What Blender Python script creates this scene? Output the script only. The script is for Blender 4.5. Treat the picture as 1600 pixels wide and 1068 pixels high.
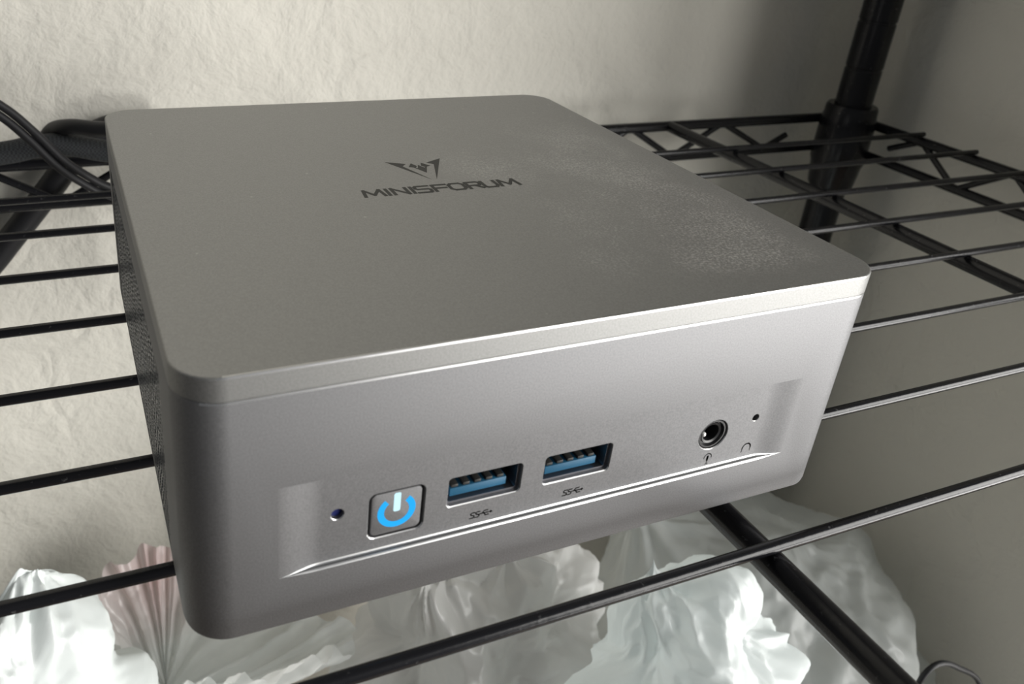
import bpy, bmesh, math, random
from mathutils import Vector, Matrix, noise

for o in list(bpy.data.objects):
    bpy.data.objects.remove(o, do_unlink=True)
scene = bpy.context.scene
COL = scene.collection
S = 0.001                                   # everything below is measured in millimetres

# ------------------------------------------------------------------ camera
cam_d = bpy.data.cameras.new('camera')
cam = bpy.data.objects.new('camera', cam_d)
COL.objects.link(cam)
RX = Vector((0.923101272, -0.378514752, 0.067901575))
RY = Vector((-0.105049606, -0.418057165, -0.902326320))
RZ = Vector((0.369930563, 0.825805540, -0.425671926))
m = Matrix.Identity(4)
for i in range(3):
    m[i][0], m[i][1], m[i][2] = RX[i], -RY[i], -RZ[i]
m.translation = Vector((-0.0090999, -0.0917416, 0.1102681))
cam.matrix_world = m
cam_d.sensor_fit = 'HORIZONTAL'
cam_d.sensor_width = 36.0
cam_d.lens = 29.33178
cam_d.shift_x = 0.09546
cam_d.shift_y = -0.083906
cam_d.clip_start = 0.005
cam_d.clip_end = 50
cam_d.dof.use_dof = True
cam_d.dof.focus_distance = 0.185
cam_d.dof.aperture_fstop = 33.0
scene.camera = cam

# ------------------------------------------------------------------ light
world = bpy.data.worlds.new('room_air')
scene.world = world
world.use_nodes = True
bg = world.node_tree.nodes['Background']
bg.inputs[0].default_value = (0.93, 0.97, 1.0, 1)
bg.inputs[1].default_value = 0.12

def area(name, loc, target, sx, sy, power, col):
    d = bpy.data.lights.new(name, 'AREA')
    d.shape = 'RECTANGLE'; d.size = sx; d.size_y = sy
    d.energy = power; d.color = col
    o = bpy.data.objects.new(name, d)
    COL.objects.link(o)
    o.location = loc
    o.rotation_euler = (Vector(target) - Vector(loc)).to_track_quat('-Z', 'Y').to_euler()
    return o
# a tall balcony window to the front right of the rack, beyond the end of the right wall
area('window_daylight', (1.27, -1.10, 0.02), (0.08, 0.2, -0.1), 1.2, 1.95, 73, (1.0, 0.985, 0.95))

scene.view_settings.view_transform = 'Standard'
scene.view_settings.look = 'None'
scene.view_settings.gamma = 1.0
scene.view_settings.use_curve_mapping = False
scene.view_settings.exposure = 0.0

# ------------------------------------------------------------------ materials
def new_mat(name):
    mt = bpy.data.materials.new(name); mt.use_nodes = True
    nt = mt.node_tree
    return mt, nt, nt.nodes['Principled BSDF']

def N(nt, typ, **kw):
    n = nt.nodes.new(typ)
    for k, v in kw.items():
        if k.startswith('i_'):
            n.inputs[k[2:].replace('_', ' ')].default_value = v
        else:
            setattr(n, k, v)
    return n

def L(nt, a, b): nt.links.new(a, b)

def plain(name, col, rough=0.5, metal=0.0, spec=0.5):
    mt, nt, b = new_mat(name)
    b.inputs['Base Color'].default_value = (*col, 1)
    b.inputs['Roughness'].default_value = rough
    b.inputs['Metallic'].default_value = metal
    b.inputs['Specular IOR Level'].default_value = spec
    return mt

def ramp(nt, p0, c0, p1, c1):
    r = N(nt, 'ShaderNodeValToRGB')
    e = r.color_ramp.elements
    e[0].position = p0; e[0].color = (*c0, 1) if len(c0) == 3 else c0
    e[1].position = p1; e[1].color = (*c1, 1) if len(c1) == 3 else c1
    return r

def plaster(name, col):
    mt, nt, b = new_mat(name)
    tc = N(nt, 'ShaderNodeTexCoord')
    warp = N(nt, 'ShaderNodeTexNoise', i_Scale=22.0, i_Detail=3.0)
    L(nt, tc.outputs['Object'], warp.inputs['Vector'])
    mixv = N(nt, 'ShaderNodeVectorMath', operation='MULTIPLY_ADD')
    L(nt, warp.outputs['Color'], mixv.inputs[0])
    mixv.inputs[1].default_value = (0.03, 0.03, 0.03)
    L(nt, tc.outputs['Object'], mixv.inputs[2])
    n1 = N(nt, 'ShaderNodeTexNoise', i_Scale=55.0, i_Detail=6.0, i_Roughness=0.62)
    L(nt, mixv.outputs[0], n1.inputs['Vector'])
    v = N(nt, 'ShaderNodeTexVoronoi', feature='DISTANCE_TO_EDGE', i_Scale=26.0)
    L(nt, mixv.outputs[0], v.inputs['Vector'])
    vr = ramp(nt, 0.0, (0, 0, 0), 0.10, (1, 1, 1)); L(nt, v.outputs['Distance'], vr.inputs[0])
    msk = N(nt, 'ShaderNodeTexNoise', i_Scale=14.0, i_Detail=2.0)
    L(nt, tc.outputs['Object'], msk.inputs['Vector'])
    mr = ramp(nt, 0.45, (0, 0, 0), 0.62, (1, 1, 1)); L(nt, msk.outputs['Fac'], mr.inputs[0])
    f = N(nt, 'ShaderNodeTexNoise', i_Scale=260.0, i_Detail=4.0)
    L(nt, tc.outputs['Object'], f.inputs['Vector'])
    a1 = N(nt, 'ShaderNodeMath', operation='MULTIPLY'); L(nt, vr.outputs[0], a1.inputs[0]); L(nt, mr.outputs[0], a1.inputs[1])
    a2 = N(nt, 'ShaderNodeMath', operation='MULTIPLY_ADD'); L(nt, a1.outputs[0], a2.inputs[0]); a2.inputs[1].default_value = 0.22; L(nt, n1.outputs['Fac'], a2.inputs[2])
    a3 = N(nt, 'ShaderNodeMath', operation='MULTIPLY_ADD'); L(nt, f.outputs['Fac'], a3.inputs[0]); a3.inputs[1].default_value = 0.22; L(nt, a2.outputs[0], a3.inputs[2])
    bp = N(nt, 'ShaderNodeBump', i_Strength=0.8, i_Distance=0.0028)
    L(nt, a3.outputs[0], bp.inputs['Height']); L(nt, bp.outputs[0], b.inputs['Normal'])
    b.inputs['Base Color'].default_value = (*col, 1)
    b.inputs['Roughness'].default_value = 0.85
    b.inputs['Specular IOR Level'].default_value = 0.25
    return mt

M_WALL = plaster('cream_plaster', (0.76, 0.735, 0.665))

def wood(name):
    mt, nt, b = new_mat(name)
    tc = N(nt, 'ShaderNodeTexCoord')
    mp = N(nt, 'ShaderNodeMapping'); mp.inputs['Scale'].default_value = (3, 30, 3)
    L(nt, tc.outputs['Object'], mp.inputs[0])
    n = N(nt, 'ShaderNodeTexNoise', i_Scale=3.0, i_Detail=8.0)
    L(nt, mp.outputs[0], n.inputs['Vector'])
    r = ramp(nt, 0.3, (0.10, 0.075, 0.055), 0.7, (0.20, 0.15, 0.11))
    L(nt, n.outputs['Fac'], r.inputs[0]); L(nt, r.outputs[0], b.inputs['Base Color'])
    b.inputs['Roughness'].default_value = 0.45
    return mt
M_WOOD = wood('brown_floorboards')

def alloy(name, col, rough, dust=False):
    """bead-blasted silver paint: sparkly fine grain; the lid also has a film of dust"""
    mt, nt, b = new_mat(name)
    tc = N(nt, 'ShaderNodeTexCoord')
    g = N(nt, 'ShaderNodeTexNoise', i_Scale=4200.0, i_Detail=2.0)
    L(nt, tc.outputs['Object'], g.inputs['Vector'])
    g2 = N(nt, 'ShaderNodeTexNoise', i_Scale=3600.0, i_Detail=2.0)
    L(nt, tc.outputs['Object'], g2.inputs['Vector'])
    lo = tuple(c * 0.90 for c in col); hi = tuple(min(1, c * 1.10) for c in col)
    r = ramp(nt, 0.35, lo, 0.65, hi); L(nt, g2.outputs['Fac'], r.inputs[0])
    bp = N(nt, 'ShaderNodeBump', i_Strength=0.10, i_Distance=0.00012)
    L(nt, g.outputs['Fac'], bp.inputs['Height']); L(nt, bp.outputs[0], b.inputs['Normal'])
    b.inputs['Metallic'].default_value = 0.95
    b.inputs['Roughness'].default_value = rough
    if not dust:
        L(nt, r.outputs[0], b.inputs['Base Color'])
        return mt
    # dust: a wiped, blotchy film over the right-hand third and single specks
    sep = N(nt, 'ShaderNodeSeparateXYZ'); L(nt, tc.outputs['Object'], sep.inputs[0])
    big = N(nt, 'ShaderNodeTexNoise', i_Scale=32.0, i_Detail=4.0, i_Roughness=0.6)
    L(nt, tc.outputs['Object'], big.inputs['Vector'])
    # band centred at x = 98 mm, fading to both sides
    bx = N(nt, 'ShaderNodeMapRange', interpolation_type='SMOOTHSTEP'); L(nt, sep.outputs['X'], bx.inputs['Value'])
    bx.inputs['From Min'].default_value = 0.056; bx.inputs['From Max'].default_value = 0.082
    bx2 = N(nt, 'ShaderNodeMapRange', interpolation_type='SMOOTHSTEP'); L(nt, sep.outputs['X'], bx2.inputs['Value'])
    bx2.inputs['From Min'].default_value = 0.128; bx2.inputs['From Max'].default_value = 0.115
    by = N(nt, 'ShaderNodeMapRange', interpolation_type='SMOOTHSTEP'); L(nt, sep.outputs['Y'], by.inputs['Value'])
    by.inputs['From Min'].default_value = 0.0; by.inputs['From Max'].default_value = 0.014
    by2 = N(nt, 'ShaderNodeMapRange', interpolation_type='SMOOTHSTEP'); L(nt, sep.outputs['Y'], by2.inputs['Value'])
    by2.inputs['From Min'].default_value = 0.127; by2.inputs['From Max'].default_value = 0.07
    m1 = N(nt, 'ShaderNodeMath', operation='MULTIPLY'); L(nt, bx.outputs[0], m1.inputs[0]); L(nt, bx2.outputs[0], m1.inputs[1])
    m2 = N(nt, 'ShaderNodeMath', operation='MULTIPLY'); L(nt, by.outputs[0], m2.inputs[0]); L(nt, by2.outputs[0], m2.inputs[1])
    m3 = N(nt, 'ShaderNodeMath', operation='MULTIPLY'); L(nt, m1.outputs[0], m3.inputs[0]); L(nt, m2.outputs[0], m3.inputs[1])
    br = ramp(nt, 0.30, (0, 0, 0), 0.60, (1, 1, 1)); L(nt, big.outputs['Fac'], br.inputs[0])
    m4 = N(nt, 'ShaderNodeMath', operation='MULTIPLY'); L(nt, m3.outputs[0], m4.inputs[0]); L(nt, br.outputs[0], m4.inputs[1])
    sp = N(nt, 'ShaderNodeTexNoise', i_Scale=1900.0, i_Detail=3.0, i_Roughness=0.7)
    L(nt, tc.outputs['Object'], sp.inputs['Vector'])
    spr = ramp(nt, 0.46, (0, 0, 0), 0.66, (1, 1, 1)); L(nt, sp.outputs['Fac'], spr.inputs[0])
    sa = N(nt, 'ShaderNodeMath', operation='MULTIPLY_ADD'); L(nt, spr.outputs[0], sa.inputs[0]); sa.inputs[1].default_value = 0.50; sa.inputs[2].default_value = 0.13
    m5 = N(nt, 'ShaderNodeMath', operation='MULTIPLY'); L(nt, m4.outputs[0], m5.inputs[0]); L(nt, sa.outputs[0], m5.inputs[1])
    # single specks everywhere
    vs = N(nt, 'ShaderNodeTexVoronoi', i_Scale=210.0); L(nt, tc.outputs['Object'], vs.inputs['Vector'])
    vr = ramp(nt, 0.045, (1, 1, 1), 0.075, (0, 0, 0)); L(nt, vs.outputs['Distance'], vr.inputs[0])
    vsel = N(nt, 'ShaderNodeSeparateColor'); L(nt, vs.outputs['Color'], vsel.inputs[0])
    vth = N(nt, 'ShaderNodeMath', operation='GREATER_THAN'); L(nt, vsel.outputs[0], vth.inputs[0]); vth.inputs[1].default_value = 0.80
    vm = N(nt, 'ShaderNodeMath', operation='MULTIPLY'); L(nt, vr.outputs[0], vm.inputs[0]); L(nt, vth.outputs[0], vm.inputs[1])
    vk = N(nt, 'ShaderNodeMath', operation='MULTIPLY'); L(nt, vm.outputs[0], vk.inputs[0]); vk.inputs[1].default_value = 0.45
    mx0 = N(nt, 'ShaderNodeMath', operation='MAXIMUM'); L(nt, m5.outputs[0], mx0.inputs[0]); L(nt, vk.outputs[0], mx0.inputs[1])
    mx = N(nt, 'ShaderNodeMath', operation='MAXIMUM'); L(nt, mx0.outputs[0], mx.inputs[0]); mx.inputs[1].default_value = 0.10      # thin even film
    dst = N(nt, 'ShaderNodeBsdfDiffuse'); dst.inputs[0].default_value = (0.62, 0.61, 0.58, 1)
    ms = N(nt, 'ShaderNodeMixShader')
    L(nt, r.outputs[0], b.inputs['Base Color'])
    out = nt.nodes['Material Output']
    # dust settles on the top face only
    zt = N(nt, 'ShaderNodeMath', operation='GREATER_THAN'); L(nt, sep.outputs['Z'], zt.inputs[0]); zt.inputs[1].default_value = 0.04845
    zm = N(nt, 'ShaderNodeMath', operation='MULTIPLY'); L(nt, mx.outputs[0], zm.inputs[0]); L(nt, zt.outputs[0], zm.inputs[1])
    L(nt, zm.outputs[0], ms.inputs[0]); L(nt, b.outputs[0], ms.inputs[1]); L(nt, dst.outputs[0], ms.inputs[2])
    L(nt, ms.outputs[0], out.inputs['Surface'])
    return mt

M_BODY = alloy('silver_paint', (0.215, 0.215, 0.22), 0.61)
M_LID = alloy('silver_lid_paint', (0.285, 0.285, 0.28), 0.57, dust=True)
M_EDGE = plain('bright_front_edge', (0.80, 0.80, 0.80), 0.30, 1.0)  # brighter metal put on front edges only, for their highlight lines
M_GRILLE = plain('grille_grey', (0.06, 0.06, 0.06), 0.5, 0.5)
M_RIB = plain('grille_rib', (0.24, 0.24, 0.24), 0.3, 0.9)
M_DARK = plain('dark_gap', (0.015, 0.015, 0.017), 0.6)
M_PRINT = plain('dark_grey_print', (0.035, 0.035, 0.032), 0.6, 0.0, 0.3)
M_SHELL = plain('port_metal', (0.42, 0.42, 0.45), 0.3, 0.95)
M_BLUE = plain('usb_blue_plastic', (0.012, 0.10, 0.19), 0.5)
M_JACK = plain('jack_black_plastic', (0.022, 0.022, 0.024), 0.3)
M_RUBBER = plain('black_rubber', (0.02, 0.02, 0.02), 0.8)
M_CABLE = plain('black_cable_sheath', (0.016, 0.016, 0.018), 0.5, 0.0, 0.3)
M_CONTACT = plain('port_contacts', (0.035, 0.035, 0.033), 0.5, 0.3)
M_GOLD = plain('gold_contact', (0.8, 0.6, 0.3), 0.25, 1.0)

def powder(name):
    mt, nt, b = new_mat(name)
    tc = N(nt, 'ShaderNodeTexCoord')
    n = N(nt, 'ShaderNodeTexNoise', i_Scale=700.0, i_Detail=3.0)
    L(nt, tc.outputs['Object'], n.inputs['Vector'])
    r = ramp(nt, 0.66, (0.010, 0.010, 0.012), 0.80, (0.10, 0.10, 0.10))
    L(nt, n.outputs['Fac'], r.inputs[0]); L(nt, r.outputs[0], b.inputs['Base Color'])
    bp = N(nt, 'ShaderNodeBump', i_Strength=0.12, i_Distance=0.0003)
    L(nt, n.outputs['Fac'], bp.inputs['Height']); L(nt, bp.outputs[0], b.inputs['Normal'])
    b.inputs['Roughness'].default_value = 0.22
    b.inputs['Specular IOR Level'].default_value = 0.32
    return mt
M_RACK = powder('black_powder_coat')

def braid(name):
    mt, nt, b = new_mat(name)
    tc = N(nt, 'ShaderNodeTexCoord')
    w = N(nt, 'ShaderNodeTexChecker', i_Scale=1400.0)
    L(nt, tc.outputs['Object'], w.inputs['Vector'])
    w.inputs['Color1'].default_value = (0.013, 0.015, 0.017, 1)
    w.inputs['Color2'].default_value = (0.036, 0.039, 0.043, 1)
    L(nt, w.outputs['Color'], b.inputs['Base Color'])
    b.inputs['Roughness'].default_value = 0.8
    return mt
M_BRAID = braid('braided_sleeve')

def emit(name, col, k):
    mt, nt, b = new_mat(name)
    b.inputs['Base Color'].default_value = (0.01, 0.02, 0.03, 1)
    b.inputs['Emission Color'].default_value = (*col, 1)
    b.inputs['Specular IOR Level'].default_value = 0.1
    b.inputs['Roughness'].default_value = 0.8
    b.inputs['Emission Strength'].default_value = k
    return mt
M_LEDRING = emit('led_cyan', (0.008, 0.44, 1.0), 1.0)
M_LEDBAR = emit('led_white', (0.62, 0.92, 1.0), 1.1)

def film(name, col, clear, tint=None, through=0.22):
    """thin polythene: part diffuse, part translucent, part see-through, with a sheen"""
    mt = bpy.data.materials.new(name); mt.use_nodes = True
    nt = mt.node_tree; nt.nodes.clear()
    out = N(nt, 'ShaderNodeOutputMaterial')
    d = N(nt, 'ShaderNodeBsdfDiffuse'); t = N(nt, 'ShaderNodeBsdfTranslucent')
    g = N(nt, 'ShaderNodeBsdfGlossy'); g.inputs['Roughness'].default_value = 0.3
    tr = N(nt, 'ShaderNodeBsdfTransparent')
    for n in (d, t): n.inputs['Color'].default_value = (*col, 1)
    if tint:
        tc = N(nt, 'ShaderNodeTexCoord')
        sp = N(nt, 'ShaderNodeTexNoise', i_Scale=9.0, i_Detail=1.0)
        L(nt, tc.outputs['Object'], sp.inputs['Vector'])
        sz = N(nt, 'ShaderNodeVectorMath', operation='DISTANCE'); L(nt, tc.outputs['Object'], sz.inputs[0])
        sz.inputs[1].default_value = tint[1]                # centre of the faint pink print
        mr = N(nt, 'ShaderNodeMapRange'); L(nt, sz.outputs['Value'], mr.inputs['Value'])
        mr.inputs['From Min'].default_value = tint[2]; mr.inputs['From Max'].default_value = tint[2] * .3
        mu = N(nt, 'ShaderNodeMath', operation='MULTIPLY'); L(nt, mr.outputs[0], mu.inputs[0]); L(nt, sp.outputs['Fac'], mu.inputs[1])
        mc = N(nt, 'ShaderNodeMix', data_type='RGBA'); L(nt, mu.outputs[0], mc.inputs['Factor'])
        mc.inputs[6].default_value = (*col, 1); mc.inputs[7].default_value = (*tint[0], 1)
        L(nt, mc.outputs[2], d.inputs['Color']); L(nt, mc.outputs[2], t.inputs['Color'])
    m1 = N(nt, 'ShaderNodeMixShader'); m1.inputs[0].default_value = through
    L(nt, d.outputs[0], m1.inputs[1]); L(nt, t.outputs[0], m1.inputs[2])
    m2 = N(nt, 'ShaderNodeMixShader'); m2.inputs[0].default_value = 0.06
    L(nt, m1.outputs[0], m2.inputs[1]); L(nt, g.outputs[0], m2.inputs[2])
    m3 = N(nt, 'ShaderNodeMixShader'); m3.inputs[0].default_value = clear
    L(nt, m2.outputs[0], m3.inputs[1]); L(nt, tr.outputs[0], m3.inputs[2])
    L(nt, m3.outputs[0], out.inputs['Surface'])
    return mt

# ------------------------------------------------------------------ mesh helpers
def link(name, me, mat, parent=None):
    o = bpy.data.objects.new(name, me)
    COL.objects.link(o)
    if mat is not None:
        me.materials.clear(); me.materials.append(mat)
    if parent is not None: o.parent = parent
    return o

def finish(bm, name, angle=35, smooth=True):
    bmesh.ops.recalc_face_normals(bm, faces=bm.faces[:])
    me = bpy.data.meshes.new(name)
    bm.to_mesh(me); bm.free()
    if smooth:
        for p in me.polygons: p.use_smooth = True
        me.set_sharp_from_angle(angle=math.radians(angle))
    return me

def V(x, y, z): return Vector((x * S, y * S, z * S))

def tube_bm(bm, pts, r, n=12, caps=True):
    P = [Vector(p) * S for p in pts]
    t0 = (P[1] - P[0]).normalized()
    up = Vector((0, 0, 1)) if abs(t0.z) < 0.9 else Vector((1, 0, 0))
    u = t0.cross(up).normalized()
    rings = []
    for i, p in enumerate(P):
        if i == 0: t = P[1] - P[0]
        elif i == len(P) - 1: t = P[-1] - P[-2]
        else: t = (P[i] - P[i-1]).normalized() + (P[i+1] - P[i]).normalized()
        t.normalize()
        u = (u - t * u.dot(t)).normalized()
        w = t.cross(u)
        rr = (r[i] if isinstance(r, (list, tuple)) else r) * S
        rings.append([bm.verts.new(p + (u * math.cos(a) + w * math.sin(a)) * rr)
                      for a in [2 * math.pi * k / n for k in range(n)]])
    for a, b in zip(rings, rings[1:]):
        for k in range(n):
            bm.faces.new((a[k], a[(k+1) % n], b[(k+1) % n], b[k]))
    if caps:
        bm.faces.new(list(reversed(rings[0]))); bm.faces.new(rings[-1])

def tube(name, pts, r, mat, parent=None, n=12):
    bm = bmesh.new(); tube_bm(bm, pts, r, n)
    return link(name, finish(bm, name, 50), mat, parent)

def smooth_path(pts, k=8):
    """Catmull-Rom through the points"""
    P = [Vector(p) for p in pts]
    P = [2 * P[0] - P[1]] + P + [2 * P[-1] - P[-2]]
    out = []
    for i in range(1, len(P) - 2):
        for j in range(k):
            t = j / k
            a, b, c, d = P[i-1], P[i], P[i+1], P[i+2]
            out.append(0.5 * ((2*b) + (c-a)*t + (2*a-5*b+4*c-d)*t*t + (-a+3*b-3*c+d)*t**3))
    out.append(P[-2])
    return out

def box_bm(bm, x0, x1, y0, y1, z0, z1):
    v = [bm.verts.new(V(x, y, z)) for x in (x0, x1) for y in (y0, y1) for z in (z0, z1)]
    for f in ((0,1,3,2), (4,6,7,5), (0,4,5,1), (2,3,7,6), (0,2,6,4), (1,5,7,3)):
        bm.faces.new([v[i] for i in f])

def box(name, b, mat, parent=None, bevel=0.0):
    bm = bmesh.new(); box_bm(bm, *b)
    if bevel:
        bmesh.ops.bevel(bm, geom=bm.edges[:], offset=bevel * S, segments=2, profile=0.5, affect='EDGES')
    return link(name, finish(bm, name), mat, parent)

def rrect(x0, x1, y0, y1, r, n=10):
    """2-D rounded rectangle, counter-clockwise"""
    pts = []
    for cx, cy, a0 in ((x1-r, y1-r, 0), (x0+r, y1-r, 90), (x0+r, y0+r, 180), (x1-r, y0+r, 270)):
        for k in range(n + 1):
            a = math.radians(a0 + 90 * k / n)
            pts.append((cx + r * math.cos(a), cy + r * math.sin(a)))
    return pts

def loft(bm, rings, cap0=True, cap1=True):
    R = [[bm.verts.new(Vector(p) * S) for p in ring] for ring in rings]
    n = len(R[0])
    for a, b in zip(R, R[1:]):
        for k in range(n):
            bm.faces.new((a[k], a[(k+1) % n], b[(k+1) % n], b[k]))
    if cap0: bm.faces.new(list(reversed(R[0])))
    if cap1: bm.faces.new(R[-1])
    return R

def slab(x0, x1, y0, y1, r, levels, n=10):
    bm = bmesh.new()
    rings = []
    for z, ins in levels:
        rings.append([(x, y, z) for x, y in rrect(x0+ins, x1-ins, y0+ins, y1-ins, max(r-ins, 0.2), n)])
    loft(bm, rings)
    return bm

def front_prism(x0, x1, z0, z1, r, levels, n=6):
    """rounded rectangle in the x-z plane lofted along y; levels = (y, inset)"""
    bm = bmesh.new()
    rings = []
    for y, ins in levels:
        rings.append([(x, y, z) for x, z in rrect(x0+ins, x1-ins, z0+ins, z1-ins, max(r-ins, 0.05), n)])
    loft(bm, rings)
    return bm

def boolean(obj, cutters):
    for i, c in enumerate(cutters):
        md = obj.modifiers.new('cut%d' % i, 'BOOLEAN')
        md.operation = 'DIFFERENCE'; md.object = c; md.solver = 'EXACT'
    dg = bpy.context.evaluated_depsgraph_get()
    me = bpy.data.meshes.new_from_object(obj.evaluated_get(dg))
    obj.modifiers.clear()
    old = obj.data; obj.data = me
    for p in me.polygons: p.use_smooth = True
    me.set_sharp_from_angle(angle=math.radians(15))
    for c in cutters: bpy.data.objects.remove(c, do_unlink=True)

def ribbon_bm(bm, pts, w, frame, closed=False):
    """flat stroke of width w along 2-D points; frame maps (u,v) to a 3-D point in mm"""
    n = len(pts)
    segs = [(i, (i+1) % n) for i in range(n if closed else n-1)]
    for i, j in segs:
        a = Vector(pts[i]); b = Vector(pts[j])
        d = (b - a)
        if d.length < 1e-6: continue
        d.normalize(); q = Vector((-d.y, d.x)) * (w / 2); e = d * (w * 0.40)
        quad = [a - e - q, b + e - q, b + e + q, a - e + q]
        bm.faces.new([bm.verts.new(Vector(frame(p.x, p.y)) * S) for p in quad])

def empty(name, loc, label, cat, group=None):
    o = bpy.data.objects.new(name, None)
    COL.objects.link(o); o.location = Vector(loc) * S
    o.empty_display_size = 0.02
    o['label'] = label; o['category'] = cat
    if group: o['group'] = group
    return o

def tag(o, label, cat, group=None):
    o['label'] = label; o['category'] = cat
    if group: o['group'] = group
    return o

def structure(o): o['kind'] = 'structure'; return o

# ------------------------------------------------------------------ the room
YW, XW, ZF = 272.0, 436.0, -1150.0
structure(box('wall_back', (-1500, XW + 120, YW, YW + 120, ZF, 1500), M_WALL))
structure(box('wall_right', (XW, XW + 120, -30, YW, ZF, 1500), M_WALL))
structure(box('floor', (-1500, 1900, -2000, YW + 120, ZF - 50, ZF), M_WOOD))

# ------------------------------------------------------------------ the wire rack
rack = empty('wire_rack', (100, 95, ZF), 'black powder-coated wire rack standing in the wall corner under the mini computer', 'rack')
roff = Vector((100, 95, ZF))
def rk(p): return tuple(Vector(p) - roff)

XL, XR, YF, YB = -199.5, 414.5, -60.0, 251.0
POSTS = [(400, 237), (400, -46), (-185, -46), (-185, 237)]
def tier(z, full=True):
    for i in range(0, 8):
        y = -9.645 + 30.064 * i
        tube('rod', [rk((XL, y, z - 2.5)), rk((XR, y, z - 2.5))], 1.3, M_RACK, rack, 12)
    for x in (286, 107.5, -71):
        tube('cross_bar', [rk((x, YF, z - 6.7)), rk((x, YB, z - 6.7))], 2.9, M_RACK, rack, 14)
    for dz, r in ((-6.7, 2.7), (-24.0, 2.5)):
        nm = 'upper_frame_wire' if dz > -10 else 'lower_frame_wire'
        tube(nm, [rk((-185, YB, z+dz)), rk((400, YB, z+dz))], r, M_RACK, rack, 12)
        tube(nm, [rk((-185, YF, z+dz)), rk((400, YF, z+dz))], r, M_RACK, rack, 12)
        tube(nm, [rk((XR, -46, z+dz)), rk((XR, 237, z+dz))], r, M_RACK, rack, 12)
        tube(nm, [rk((XL, -46, z+dz)), rk((XL, 237, z+dz))], r, M_RACK, rack, 12)
    # zigzag truss wires
    for yy in (YB, YF):
        pts = [(371, yy, z - 15.8), (356, yy, z - 23.2)]
        x = 353.0; low = False
        while x > -150:
            x2 = x - 30.5
            zz = z - (23.2 if low else 7.5)
            pts += [(x2 + 1.6, yy, zz), (x2 - 1.6, yy, zz)]
            x = x2; low = not low
        tube('truss_wire', [rk(p) for p in pts], 1.7, M_RACK, rack, 8)
    for xx in (XR, XL):
        pts = [(xx, 218, z - 16), (xx, 202, z - 7.5), (xx, 199, z - 7.5)]
        y = 200.5; low = True
        while y > -10:
            y2 = y - 25.5
            zz = z - (23.2 if low else 7.5)
            pts += [(xx, y2 + 1.5, zz), (xx, y2 - 1.5, zz)]
            y = y2; low = not low
        tube('truss_wire', [rk(p) for p in pts], 1.7, M_RACK, rack, 8)
    for px, py in POSTS:
        # sleeve: tapered clip below, collar above
        prof = [(4.5, 10.6), (4.5, 12.8), (3, 13.6), (-1, 13.8), (-4, 14.6), (-27, 14.6), (-30, 13.6), (-42, 12.2), (-44, 11.2), (-44, 10.2)]
        bm = bmesh.new()
        loft(bm, [[rk((px + r*math.cos(a), py + r*math.sin(a), z + dz)) for a in [2*math.pi*k/24 for k in range(24)]] for dz, r in prof])
        link('corner_sleeve', finish(bm, 'sleeve', 40), M_RACK, rack)
tier(0.0)
tier(-430.0)
for px, py in POSTS:
    bm = bmesh.new()
    lv = [(ZF + 12, 9.6)]
    z = ZF + 25
    while z < 520:
        lv += [(z - 0.9, 9.6), (z - 0.5, 9.2), (z + 0.5, 9.2), (z + 0.9, 9.6)]
        z += 25
    lv += [(525, 9.6), (527, 8.5)]
    loft(bm, [[rk((px + r*math.cos(a), py + r*math.sin(a), z)) for a in [2*math.pi*k/24 for k in range(24)]] for z, r in lv])
    link('post', finish(bm, 'post', 40), M_RACK, rack)
    bm = bmesh.new()
    loft(bm, [[rk((px + r*math.cos(a), py + r*math.sin(a), z)) for a in [2*math.pi*k/20 for k in range(20)]]
              for z, r in ((ZF, 14), (ZF + 4, 14), (ZF + 6, 6), (ZF + 13, 6))])
    link('levelling_foot', finish(bm, 'foot', 40), M_RUBBER, rack)

# ------------------------------------------------------------------ the mini computer
W, D, H = 127.0, 127.0, 48.5
pc = empty('mini_computer', (0, 0, 0), 'silver square mini desktop computer with lit blue power button resting on the wire shelf', 'computer')

DEP = 0.95                                             # depth of the port recess
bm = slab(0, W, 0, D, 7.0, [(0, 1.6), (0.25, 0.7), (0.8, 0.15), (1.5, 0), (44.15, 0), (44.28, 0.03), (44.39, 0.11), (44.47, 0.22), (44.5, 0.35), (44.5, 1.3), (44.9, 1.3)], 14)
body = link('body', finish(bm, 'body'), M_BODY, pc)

# recess with ends that ramp out to the surface, chamfered lower lip
def smoothstep(t): t = max(0, min(1, t)); return t*t*(3-2*t)
X0, X1, ZB, ZT = 13.0, 114.0, 10.9, 28.3
bm = bmesh.new(); rings = []
xs = [X0 + 7.5*k/14 for k in range(15)] + [X1 - 7.5 + 7.5*k/14 for k in range(15)]
for x in xs:
    d = DEP * smoothstep(min((x - X0), (X1 - x)) / 7.5) - 0.012
    c = min(0.36, max(d, 0) * 0.42)
    if d <= 0:
        sec = [(-1, ZB), (d, ZB), (d, ZB), (d, ZB), (d, ZT), (d, ZT), (-1, ZT)]
        sec = [(-1, ZB), (d-.006, ZB), (d-.005, ZB+.001), (d-.004, ZB+.002), (d-.003, ZB+.003), (d-.002, ZB+.004), (d-.001, ZB+.006), (d, ZB+.008), (d, ZT-.02), (d-.001, ZT), (-1, ZT)]
    else:
        a, b_ = c, c
        sec = [(-1, ZB - a), (0, ZB - a), (.3*a, ZB - .42*a), (.62*a, ZB - .14*a), (a, ZB), (d - b_, ZB), (d - .36*b_, ZB + .3*b_), (d, ZB + b_), (d, ZT - c), (d - c, ZT), (-1, ZT)]
    rings.append([(x, y, z) for y, z in sec])
loft(bm, rings)
cuts = [link('cutter', finish(bm, 'cut', smooth=False), None)]

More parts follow.
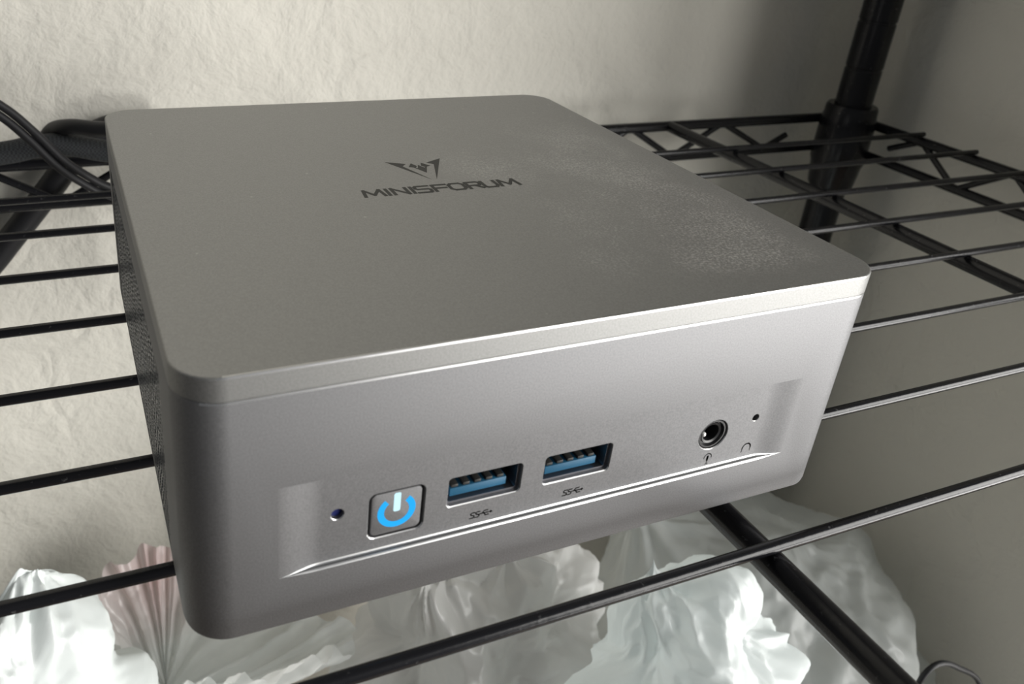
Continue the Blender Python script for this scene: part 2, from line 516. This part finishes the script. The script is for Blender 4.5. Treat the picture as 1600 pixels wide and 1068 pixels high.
def cut_front(x0, x1, z0, z1, r, depth, lip=0.3):
    bm = front_prism(x0, x1, z0, z1, r, [(-0.5, -lip if lip else 0), (DEP - 0.001, -lip), (DEP + lip, 0), (DEP + depth, 0)])
    return link('cutter', finish(bm, 'cut', smooth=False), None)
BTN = (28.0, 37.4, 13.4, 22.3)
cuts.append(cut_front(*BTN, 1.3, 3.0, 0.16))
USBS = [(41.5, 54.9, 16.2, 22.0), (59.4, 72.7, 16.2, 22.0)]
for u in USBS: cuts.append(cut_front(*u, 0.7, 12.0, 0.16))
JX, JZ, JR = 95.6, 18.5, 3.25
def disc_cut(cx, cz, r, depth, lip=0.12):
    bm = bmesh.new()
    loft(bm, [[(cx + q*math.cos(a), y, cz + q*math.sin(a)) for a in [2*math.pi*k/40 for k in range(40)]]
              for y, q in ((-0.5, r + lip), (DEP - 0.001, r + lip), (DEP + lip, r), (DEP + depth, r))])
    return link('cutter', finish(bm, 'cut', smooth=False), None)
cuts.append(disc_cut(JX, JZ, JR, 12.0))
cuts.append(disc_cut(22.9, 20.1, 1.0, 3.0))
cuts.append(disc_cut(105.2, 20.3, 0.75, 3.0, 0.08))
GY0, GY1, GZ0, GZ1, GD = 20.0, 114.0, 2.0, 37.5, 0.7
for xa, xb in ((-1, GD), (W - GD, W + 1)):
    bm = bmesh.new(); box_bm(bm, xa, xb, GY0, GY1, GZ0, GZ1)
    cuts.append(link('cutter', finish(bm, 'cut', smooth=False), None))
boolean(body, cuts)
for i in range(len(body.data.materials)): body.data.materials[i] = M_BODY
if not body.data.materials: body.data.materials.append(M_BODY)
def bright_edges(o, test):
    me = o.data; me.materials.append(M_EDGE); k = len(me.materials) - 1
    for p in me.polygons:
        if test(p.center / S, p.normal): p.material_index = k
def is_bright_edge(c, n):
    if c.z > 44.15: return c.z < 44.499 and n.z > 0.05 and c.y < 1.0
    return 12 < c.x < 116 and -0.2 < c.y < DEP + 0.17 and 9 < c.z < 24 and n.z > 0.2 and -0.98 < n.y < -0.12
bright_edges(body, is_bright_edge)

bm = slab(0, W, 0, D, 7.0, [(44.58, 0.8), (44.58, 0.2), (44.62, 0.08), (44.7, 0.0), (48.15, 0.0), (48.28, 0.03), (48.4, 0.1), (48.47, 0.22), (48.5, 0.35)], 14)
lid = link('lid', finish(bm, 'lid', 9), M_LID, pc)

bright_edges(lid, lambda c, n: 48.15 < c.z < 48.499 and n.y < -0.02 and abs(n.x) < 0.3 * (1 - n.z) + 0.02)
# --- maker's mark on the lid
Z_INK = H + 0.015
half = [(56.8, 75.9), (60.6, 73.6), (60.3, 72.7), (59.6, 71.8), (61.5, 67.2), (63.0, 62.9), (60.9, 65.9), (58.9, 69.7), (58.0, 72.6)]
half = [(56.8, 75.9), (61.2, 73.7), (59.9, 72.3), (63.2, 62.9)]
bm = bmesh.new()
for poly in (half, [(127.4 - x, y) for x, y in half],
             [(61.0, 71.5), (62.5, 73.9), (63.2, 71.9), (62.6, 71.0)], [(61.9, 71.6), (63.7, 67.3), (65.5, 71.6), (64.5, 70.6), (63.7, 72.6), (62.9, 70.6)],
             [(66.4, 71.5), (64.9, 73.9), (64.2, 71.9), (64.8, 71.0)]):
    bm.faces.new([bm.verts.new(V(x, y, Z_INK)) for x, y in poly])
link('printed_emblem', finish(bm, 'emblem', smooth=False), M_PRINT, lid)

GL = {
 'M': (1.18, [[(0, 0), (0.13, 1), (0.59, .2), (1.05, 1), (1.18, 0)]]),
 'I': (0.0, [[(0, 0), (0, 1)]]),
 'N': (0.95, [[(0, 0), (0, 1), (0.95, 0), (0.95, 1)]]),
 'S': (0.95, [[(0.95, 1), (.12, 1), (0, .9), (0, .62), (.12, .52), (.83, .52), (.95, .42), (.95, .1), (.83, 0), (0, 0)]]),
 'F': (0.9, [[(0, 0), (0, 1), (.9, 1)], [(0, .5), (.8, .5)]]),
 'O': (0.95, [[(.2, 0), (0, .2), (0, .8), (.2, 1), (.75, 1), (.95, .8), (.95, .2), (.75, 0), (.2, 0)]]),
 'R': (0.9, [[(0, 0), (0, 1), (.75, 1), (.9, .88), (.9, .58), (.75, .46), (0, .46)], [(.5, .46), (.9, 0)]]),
 'U': (0.95, [[(0, 1), (0, .18), (.15, 0), (.8, 0), (.95, .18), (.95, 1)]]),
}
bm = bmesh.new()
word = [('M', 45.6, 49.9), ('I', 50.9, 50.9), ('N', 52.1, 55.2), ('I', 56.4, 56.4), ('S', 57.3, 60.4), ('F', 61.4, 64.5),
        ('O', 65.1, 68.4), ('R', 69.3, 72.3), ('U', 73.0, 76.0), ('M', 76.8, 81.2)]
ink = 0.0
for ch, a, b in word:
    w, st = GL[ch]
    k = (b - a) / w if w else 1
    for s in st:
        path = [(a + u * k, 56.2 + v * 3.5) for u, v in s]
        for q in range(len(path) - 1):
            ink += 0.0006
            ribbon_bm(bm, path[q:q+2], 0.80, lambda x, y: (x, y, Z_INK + ink))
link('printed_lettering', finish(bm, 'lettering', smooth=False), M_PRINT, lid)

# --- power button
bx0, bx1, bz0, bz1 = BTN
g = 0.42
bm = front_prism(bx0+g, bx1-g, bz0+g*0.7, bz1-g*0.7, 1.0, [(DEP + 2.6, 0), (DEP + 0.35, 0), (DEP + 0.2, 0.1), (DEP + 0.15, 0.3)])
btn = link('power_button', finish(bm, 'power_button'), M_BODY, pc)
gap = link('button_well', finish(front_prism(bx0, bx1, bz0, bz1, 1.3, [(DEP + 2.7, 0), (DEP + 2.9, 0)]), 'well'), M_DARK, pc)
YI = DEP + 0.13
cx, cz, rr = 32.75, 18.0, 2.68
bm = bmesh.new()
arc = [math.radians(90 + 40 + 280 * k / 40) for k in range(41)]
ins = [bm.verts.new(V(cx + (rr - .56)*math.cos(a), YI, cz + (rr - .56)*math.sin(a))) for a in arc]
outs = [bm.verts.new(V(cx + (rr + .56)*math.cos(a), YI, cz + (rr + .56)*math.sin(a))) for a in arc]
for k in range(40): bm.faces.new((ins[k], ins[k+1], outs[k+1], outs[k]))
o = link('power_symbol_ring', finish(bm, 'ring', smooth=False), M_LEDRING, btn); o['label'] = 'glowing cyan ring of the power symbol'
bm = bmesh.new()
pts = rrect(cx - .58, cx + .58, cz - .1, cz + 3.6, .35, 5)
bm.faces.new([bm.verts.new(V(x, YI - .01, z)) for x, z in pts])
o = link('power_symbol_bar', finish(bm, 'bar', smooth=False), M_LEDBAR, btn); o['label'] = 'glowing white bar of the power symbol'

# --- USB ports
for (x0, x1, z0, z1) in USBS:
    bm = bmesh.new()
    t = 0.02
    outer = rrect(x0 + t, x1 - t, z0 + t, z1 - t, 0.65, 5)
    inner = rrect(x0 + .4, x1 - .4, z0 + .4, z1 - .4, 0.45, 5)
    ya, yb = DEP + 0.8, DEP + 11.5
    def ring(p, y): return [bm.verts.new(V(x, y, z)) for x, z in p]
    oa, ia, ib = ring(outer, ya), ring(inner, ya), ring(inner, yb)
    n = len(outer)
    for k in range(n):
        j = (k + 1) % n
        bm.faces.new((oa[k], oa[j], ia[j], ia[k])); bm.faces.new((ia[k], ia[j], ib[j], ib[k]))
    bm.faces.new(ib)
    port = link('usb_port', finish(bm, 'usb_shell'), M_SHELL, pc)
    xm = (x0 + x1) / 2
    tg = box('port_tongue', (x0 + 1.0, x1 - 2.0, DEP + 1.3, DEP + 11, z0 + 0.95, z0 + 2.55), M_BLUE, port, 0.12)
    tg['label'] = 'blue plastic tongue of the port'
    for k in range(5):
        cxk = x0 + 1.9 + k * 2.1
        box('port_contact', (cxk - .62, cxk + .62, DEP + 1.5, DEP + 10.5, z0 + 2.5, z0 + 3.1), M_CONTACT, port, 0.1)

# --- audio jack
bm = bmesh.new()
prof = [(DEP + 11, JR - .05), (DEP + .45, JR - .05), (DEP + .25, JR - .25), (DEP + .25, JR - .55), (DEP + .9, JR - .75), (DEP + .9, 2.35), (DEP + .55, 2.2), (DEP + .7, 1.8), (DEP + 10, 1.75)]
loft(bm, [[(JX + q*math.cos(a), y, JZ + q*math.sin(a)) for a in [2*math.pi*k/40 for k in range(40)]] for y, q in prof])
jack = link('audio_jack', finish(bm, 'jack', 40), M_JACK, pc)
bm = bmesh.new()
bmesh.ops.create_uvsphere(bm, u_segments=12, v_segments=8, radius=0.5 * S)
bmesh.ops.translate(bm, verts=bm.verts[:], vec=V(JX - 1.5, DEP + 0.95, JZ - 0.2))
link('jack_contact', finish(bm, 'contact'), plain('bright_contact', (0.9, 0.9, 0.88), 0.35, 0.3), jack)
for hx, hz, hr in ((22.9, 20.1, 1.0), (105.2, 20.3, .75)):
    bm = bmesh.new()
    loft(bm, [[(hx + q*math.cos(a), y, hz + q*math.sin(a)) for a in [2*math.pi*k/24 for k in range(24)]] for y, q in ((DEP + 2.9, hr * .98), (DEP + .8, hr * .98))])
    link('mic_hole' if hx < 50 else 'pin_hole', finish(bm, 'hole'), plain('led_leak_navy', (0.012, 0.018, 0.10), 0.3) if hx < 50 else M_DARK, pc)  # left (mic) hole coloured navy: LED light leaking inside, put into the colour

# --- printed symbols under the ports
YP = DEP - 0.012
def fr(x, z): return (x, YP, z)
for x in (47.9, 65.85):
    bm = bmesh.new(); z = 13.15; w = 0.23
    for s in range(2):
        ox = x - 1.75 + s * 0.95
        ribbon_bm(bm, [(ox + .75, z + .55), (ox + .2, z + .55), (ox, z + .4), (ox + .05, z + .12), (ox + .62, z - .1), (ox + .66, z - .4), (ox + .45, z - .55), (ox - .15, z - .55)], w, fr)
    ribbon_bm(bm, [(x - .05, z), (x + 2.1, z)], w, fr)
    ribbon_bm(bm, [(x + .35, z), (x + .75, z + .5), (x + 1.25, z + .5)], w, fr)
    ribbon_bm(bm, [(x + .7, z), (x + 1.05, z - .5), (x + 1.5, z - .5)], w, fr)
    ribbon_bm(bm, [(x + 1.95, z + .16), (x + 2.2, z), (x + 1.95, z - .16)], w, fr)
    bm.faces.new([bm.verts.new(V(x + a, YP, z + b)) for a, b in ((1.2, .34), (1.5, .34), (1.5, .66), (1.2, .66))])
    bm.faces.new([bm.verts.new(V(x + 1.55 + .2*math.cos(t*math.pi/4), YP, z - .5 + .2*math.sin(t*math.pi/4))) for t in range(8)])
    link('printed_usb_symbol', finish(bm, 'usb_symbol', smooth=False), M_PRINT, pc)
bm = bmesh.new()
ribbon_bm(bm, [(104.95 + 1.0*math.cos(a), 13.35 + 1.0*math.sin(a)) for a in [math.pi*k/12 for k in range(13)]], .3, fr)
ribbon_bm(bm, [(103.95, 13.35), (103.95, 12.5)], .2, fr); ribbon_bm(bm, [(105.95, 13.35), (105.95, 12.6)], .2, fr)
link('printed_headphone_symbol', finish(bm, 'headphone_symbol', smooth=False), M_PRINT, pc)
bm = bmesh.new()
ribbon_bm(bm, [(95.65 + .85*math.cos(a), 13.3 + .85*math.sin(a)) for a in [math.radians(-10 + 200*k/12) for k in range(13)]], .2, fr)
ribbon_bm(bm, [(95.65, 13.5), (95.65, 12.7)], .5, fr)
ribbon_bm(bm, [(95.65, 12.4), (95.65, 11.9)], .16, fr); ribbon_bm(bm, [(95.3, 11.8), (96.0, 11.8)], .15, fr)
link('printed_headset_symbol', finish(bm, 'headset_symbol', smooth=False), M_PRINT, pc)

# --- perforated side grilles: staggered slanted ribs, too fine to count
for side in (0, 1):
    bm = bmesh.new()
    xf = GD + 0.05 if side == 0 else W - GD - 0.05
    sg = -1 if side == 0 else 1
    y0g, y1g, z0g, z1g = GY0, GY1, GZ0, GZ1
    row = 0; z = z0g + 1.2
    while z < z1g - 0.8:
        y = y0g + 1.3 + (1.1 if row % 2 else 0)
        while y < y1g - 1.2:
            tilt = 0.55 if (int((y - y0g) / 8.8) % 2 == 0) else -0.55
            a = Vector((y - .62, z - tilt)); b = Vector((y + .62, z + tilt))
            d = (b - a).normalized(); q = Vector((-d.y, d.x)) * .33
            quad = [a - q, b - q, b + q, a + q]
            lo = [bm.verts.new(V(xf, p.x, p.y)) for p in quad]
            hi = [bm.verts.new(V(xf + sg * .66, p.x * .9 + (a.x + b.x) * .05, p.y * .9 + (a.y + b.y) * .05)) for p in quad]
            for k in range(4): bm.faces.new((lo[k], lo[(k+1) % 4], hi[(k+1) % 4], hi[k]))
            bm.faces.new(hi)
            y += 2.2
        z += 1.55; row += 1
    o = link('side_grille', finish(bm, 'grille', smooth=False), M_RIB, pc); o['kind'] = 'stuff'
    o['label'] = 'fine slanted perforation pattern on the side'
    back = box('grille_backing', (GD - .05 if side == 0 else W - GD - .1, GD + .1 if side == 0 else W - GD + .05, y0g - .1, y1g + .1, z0g - .1, z1g + .1), M_GRILLE, pc)
# --- feet
for x in (14, 113):
    for y in (20.4, 110.6):
        bm = bmesh.new()
        loft(bm, [[(x + q*math.cos(a), y + q*math.sin(a), z) for a in [2*math.pi*k/20 for k in range(20)]] for z, q in ((-1.2, 6.0), (-.9, 6.4), (.05, 6.5))])
        link('rubber_foot', finish(bm, 'foot'), M_RUBBER, pc)

# ------------------------------------------------------------------ cables
c1 = empty('twin_cord', (0, 0, 0), 'thin black two-strand cord dropping across the shelf beside the back of the mini computer', 'cable')
base = [(-215, 262, -1100), (-216, 262, -600), (-216, 262, -150), (-212, 261, -20), (-185, 256, 30), (-130, 235, 50), (-90, 220, 50), (-62, 213, 44), (-44, 214, 36), (-29, 215, 25.1), (-20.5, 215, 16.0), (-11.3, 216, 4.0), (-1.5, 218, -5.0), (9, 222, -14), (18, 226, -35), (22, 228, -80)]
for off in ((1.0, 0, 1.25), (-1.0, 0, -1.25)):
    tube('strand', smooth_path([tuple(Vector(p) + Vector(off)) for p in base]), 1.55, M_CABLE, c1, 10)
tag(tube('braided_cable', smooth_path([(-95, 226, 3.4), (-60, 232, 2.6), (-32, 236, 3.0), (-20, 236, 4.9), (-9, 236, 5.0), (6, 235, 1.8), (24, 232, 1.8), (50, 226, 2.5), (66, 205, 6), (70, 180, 10), (70, 150, 14)], 10), 4.3, M_BRAID, n=16),
    'thick black braided cable curling along the shelf back behind the mini computer', 'cable')
tag(tube('flat_cable', smooth_path([(-17, 246, 3.5), (-13.5, 243, 9.0), (-7, 232, 13.2), (5, 224, 14), (25, 214, 18), (40, 190, 20), (42, 150, 20)], 8), 2.9, M_CABLE, n=12),
    'short black cable rising into the back of the mini computer above the braided one', 'cable')
tag(tube('thick_black_cable', smooth_path([(30, 262, 4), (8, 262, 3), (-4, 262, -5), (-18.5, 262, -23), (-28.4, 262, -35), (-40, 262, -49), (-60, 262, -75), (-75, 262, -120), (-78, 262, -200), (-78, 262, -310), (-78, 262, -600), (-78, 262, -1000), (-70, 256, -1110), (-50, 225, ZF + 5.5), (-10, 190, ZF + 5.5), (40, 180, ZF + 5.5)], 8), 5.3, M_CABLE, n=14),
    'thick black cable hanging down between the shelf edge and the wall at far left', 'cable')
tag(tube('loop_cord', smooth_path([(312, 36, -428), (304, 36, -300), (298, 38, -250), (294, 40, -210), (291.8, 40, -185), (293.5, 40, -175), (301.2, 40, -173), (314.9, 40, -181), (340, 40, -202), (356, 38, -240), (366, 36, -320), (368, 36, -428)], 8), 1.2, M_CABLE, n=10),
    'thin black cord standing up in a small loop beside the right wall below the shelf', 'cord')

# ------------------------------------------------------------------ plastic bags on the tier below
def tri(t): t = t - math.floor(t); return abs(2 * t - 1)
def bag(name, c, rad, tips, seed, mat, crease, zmin, nu=250, nv=170, power=0.9, pleats=9, freq=1.0):
    rnd = random.Random(seed)
    c = Vector(c); rad = Vector(rad)
    folds = []
    for k in range(16):
        d = Vector((rnd.gauss(0, 1), rnd.gauss(0, 1), rnd.gauss(0, 1))).normalized()
        lam = rnd.uniform(16, 60) / freq
        folds.append((d, 1.0 / lam, rnd.random(), crease * (lam * freq / 60) * rnd.uniform(.4, 1)))
    so = Vector((seed * 7.3, seed * 3.1, seed * 1.7))
    T = []
    for (tp, sig, pl) in tips:
        tp = Vector(tp); a = (tp - c); a = Vector((a.x / rad.x, a.y / rad.y, a.z / rad.z)).normalized()
        e1 = a.orthogonal().normalized(); e2 = a.cross(e1)
        T.append((tp, a, sig, pl, e1, e2))
    bm = bmesh.new(); rows = []
    for i in range(nv + 1):
        th = math.pi * i / nv
        row = []
        for j in range(nu):
            ph = 2 * math.pi * j / nu
            d = Vector((math.sin(th)*math.cos(ph), math.sin(th)*math.sin(ph), math.cos(th)))
            q = Vector([math.copysign(abs(x) ** power, x) for x in d])
            p = c + Vector((q.x*rad.x, q.y*rad.y, q.z*(rad.z if q.z > 0 else c.z - zmin + 4)))
            nrm = Vector((d.x/rad.x, d.y/rad.y, d.z/rad.z)).normalized()
            wv = noise.noise_vector((p * 0.018) + so) * 9
            pw = p + wv
            h = sum(a * (tri(f * pw.dot(dd) + o) - .5) for dd, f, o, a in folds)
            h += crease * 0.35 * noise.noise(p * 0.03 + so)
            for sc, am in ((1/34, .55), (1/15, .44), (1/7, .20)):
                dv = noise.voronoi((p + wv * 1.6) * sc * freq + so, distance_metric='DISTANCE')[0]
                h += crease * am / freq ** .5 * (0.35 - (dv[1] - dv[0]))
            p = p + nrm * h
            for tp, a, sig, pl, e1, e2 in T:
                ca = max(-1, min(1, d.dot(a))); ang = math.acos(ca)
                w = math.exp(-abs(ang / sig) ** 1.25)
                az = math.atan2(d.dot(e2), d.dot(e1)) / (2 * math.pi)
                wob = noise.noise(Vector((az * 6, ang * 2, seed)))
                pt = (tri(az * pleats + wob * .7) - .5) * pl * math.exp(-((ang - sig * .8) / (sig * 1.2)) ** 2)
                p = p + nrm * pt
                p = p.lerp(tp, w)
            if p.z < zmin + 0.4: p.z = zmin + 0.4 + 0.02 * (zmin + .4 - p.z) * 0
            if p.y > YW - 3: p.y = YW - 3
            if p.x > XW - 3: p.x = XW - 3
            row.append(p)
        if i in (0, nv):
            row = [sum(row, Vector()) / nu]
        rows.append([bm.verts.new(p * S) for p in row])
    for i in range(nv):
        A, B = rows[i], rows[i+1]
        for j in range(nu):
            k = (j + 1) % nu
            if len(A) == 1: bm.faces.new((A[0], B[j], B[k]))
            elif len(B) == 1: bm.faces.new((A[j], B[0], A[k]))
            else: bm.faces.new((A[j], B[j], B[k], A[k]))
    return link(name, finish(bm, name, 60), mat)

ZT2 = -430.0 - 1.2
WHITE = (0.74, 0.78, 0.775)
F_WHITE = film('white_polythene', WHITE, 0.04)
F_BRIGHT = film('bright_white_polythene', (0.88, 0.92, 0.92), 0.05, None, 0.45)
F_PINK = film('pink_print_polythene', (0.88, 0.90, 0.89), 0.06, ((0.80, 0.50, 0.50), (0.004, 0.226, -0.196), 0.045), 0.4)
F_GREY = film('hazy_polythene', (0.86, 0.86, 0.85), 0.10, None, 0.45)
F_CLEAR = film('frosted_clear_polythene', (0.74, 0.77, 0.76), 0.28)

tag(bag('plastic_bag', (-58, 140, -200), (46, 38, 58), [((-43.5, 150, -117.5), .20, 5), ((-34, 154, -122), .18, 5)], 3, F_WHITE, 11, ZT2),
    'crumpled white plastic bag with two gathered tips at the lower left corner', 'bag', 'plastic bags below the shelf')

def fan_bag(name, knot, rim, body_c, body_r, seed, mat, nu=240, nv=60):
    """a filled bag whose loose gathered mouth fans out above its twisted neck"""
    knot = Vector(knot); bc = Vector(body_c); br = Vector(body_r)
    R = [Vector(p) for p in rim]; n = len(R)
    def cr(t):
        i = int(math.floor(t * n)) % n; f = t * n - math.floor(t * n)
        a, b, c, d = R[(i-1) % n], R[i], R[(i+1) % n], R[(i+2) % n]
        return 0.5 * ((2*b) + (c-a)*f + (2*a-5*b+4*c-d)*f*f + (-a+3*b-3*c+d)*f**3)
    bm = bmesh.new(); rows = []
    so = Vector((seed, seed * 2.1, seed * .7))
    for i in range(nv + 1):
        s = i / nv; row = []
        for j in range(nu):
            t = j / nu
            e = cr(t); d = e - knot; ln = d.length
            a2 = 2 * math.pi * t
            core = knot + Vector((math.cos(a2), math.sin(a2), 0)) * 3.0
            p = core.lerp(e, s)
            p += Vector((0, 0, -1)) * math.sin(s * math.pi) * 0.10 * ln
            w = noise.noise(Vector((t * 9, s * 1.3, seed)))
            pl_ = (tri(t * 17 + w * .8) - .5) * 9 + (tri(t * 41 + w * 1.5) - .5) * 3.6
            nr = (cr((t + .01) % 1) - cr((t - .01) % 1)).cross(d)
            if nr.length > 1e-6: nr.normalize()
            p += nr * pl_ * s ** .8 * (1.15 - .35 * s)
            dv = noise.voronoi(p / 16 + so, distance_metric='DISTANCE')[0]
            p += nr * (dv[1] - dv[0] - .3) * 4.5 * s
            p += d.normalized() * s ** 3 * 5 * noise.noise(Vector((t * 22, 3.3, seed)))
            p.y = min(p.y, YW - 3)
            row.append(bm.verts.new(p * S))
        rows.append(row)
    for i in range(nv):
        for j in range(nu):
            k = (j + 1) % nu
            bm.faces.new((rows[i][j], rows[i][k], rows[i+1][k], rows[i+1][j]))
    # filled body under the neck
    prev = rows[0]
    for i in range(1, 41):
        th = math.pi * i / 40
        row = []
        for j in range(nu):
            ph = 2 * math.pi * j / nu
            d = Vector((math.sin(th)*math.cos(ph), math.sin(th)*math.sin(ph), math.cos(th)))
            p = bc + Vector((d.x*br.x, d.y*br.y, d.z*(br.z if d.z > 0 else bc.z - ZT2 + 4)))
            pin = math.exp(-(th / .5) ** 2)
            p = p.lerp(knot + Vector((math.cos(ph), math.sin(ph), -.5)) * 4, pin)
            dv = noise.voronoi(p / 20 + so, distance_metric='DISTANCE')[0]
            p += d * ((dv[1] - dv[0]) * 7 + (tri(ph / 6.2832 * 15) - .5) * 6 * math.exp(-th)) * (1 - pin)
            p.z = max(p.z, ZT2 + .4); p.y = min(p.y, YW - 3)
            row.append(bm.verts.new(p * S))
        for j in range(nu):
            k = (j + 1) % nu
            bm.faces.new((prev[k], prev[j], row[j], row[k]))
        prev = row
    bm.faces.new(prev)
    return link(name, finish(bm, name, 60), mat)

tag(fan_bag('plastic_bag', (5.3, 185, -246), [(-15.3, 225, -204.7), (1.5, 228, -195.6), (11.9, 228, -193.9), (25.5, 220, -198.8), (55.7, 190, -216.2), (82.2, 165, -201),
     (82.8, 150, -202.8), (53.3, 145, -198), (26.8, 145, -196), (0.5, 160, -203), (-15.1, 190, -207)],
     (26, 195, -272), (34, 38, 26), 5.0, F_PINK),
    'white plastic bag with pink tinted fanned-out mouth under the left side of the computer', 'bag', 'plastic bags below the shelf')
tag(bag('plastic_bag', (143, 146, -228), (55, 40, 62), [((104, 132, -153), .22, 6), ((150, 138, -152), .2, 6), ((122, 138, -158), .16, 5)], 21, F_GREY, 12, ZT2),
    'hazy grey-white plastic bag with ragged top under the middle of the computer', 'bag', 'plastic bags below the shelf')
tag(bag('plastic_bag', (190, 70, -200), (40, 30, 76), [((241, 71, -171), .30, 8), ((172, 80, -112), .3, 5)], 30, F_BRIGHT, 11, ZT2, power=.85),
    'bright white crumpled plastic bag with a pointed corner beside the black cross bar', 'bag', 'plastic bags below the shelf')
tag(bag('plastic_bag', (335, 150, -345), (96, 96, 130), [((262, 190, -200), .30, 5)], 41, F_CLEAR, 10, ZT2, freq=.6),
    'large frosted translucent plastic bag in shade against the right wall', 'bag', 'plastic bags below the shelf')
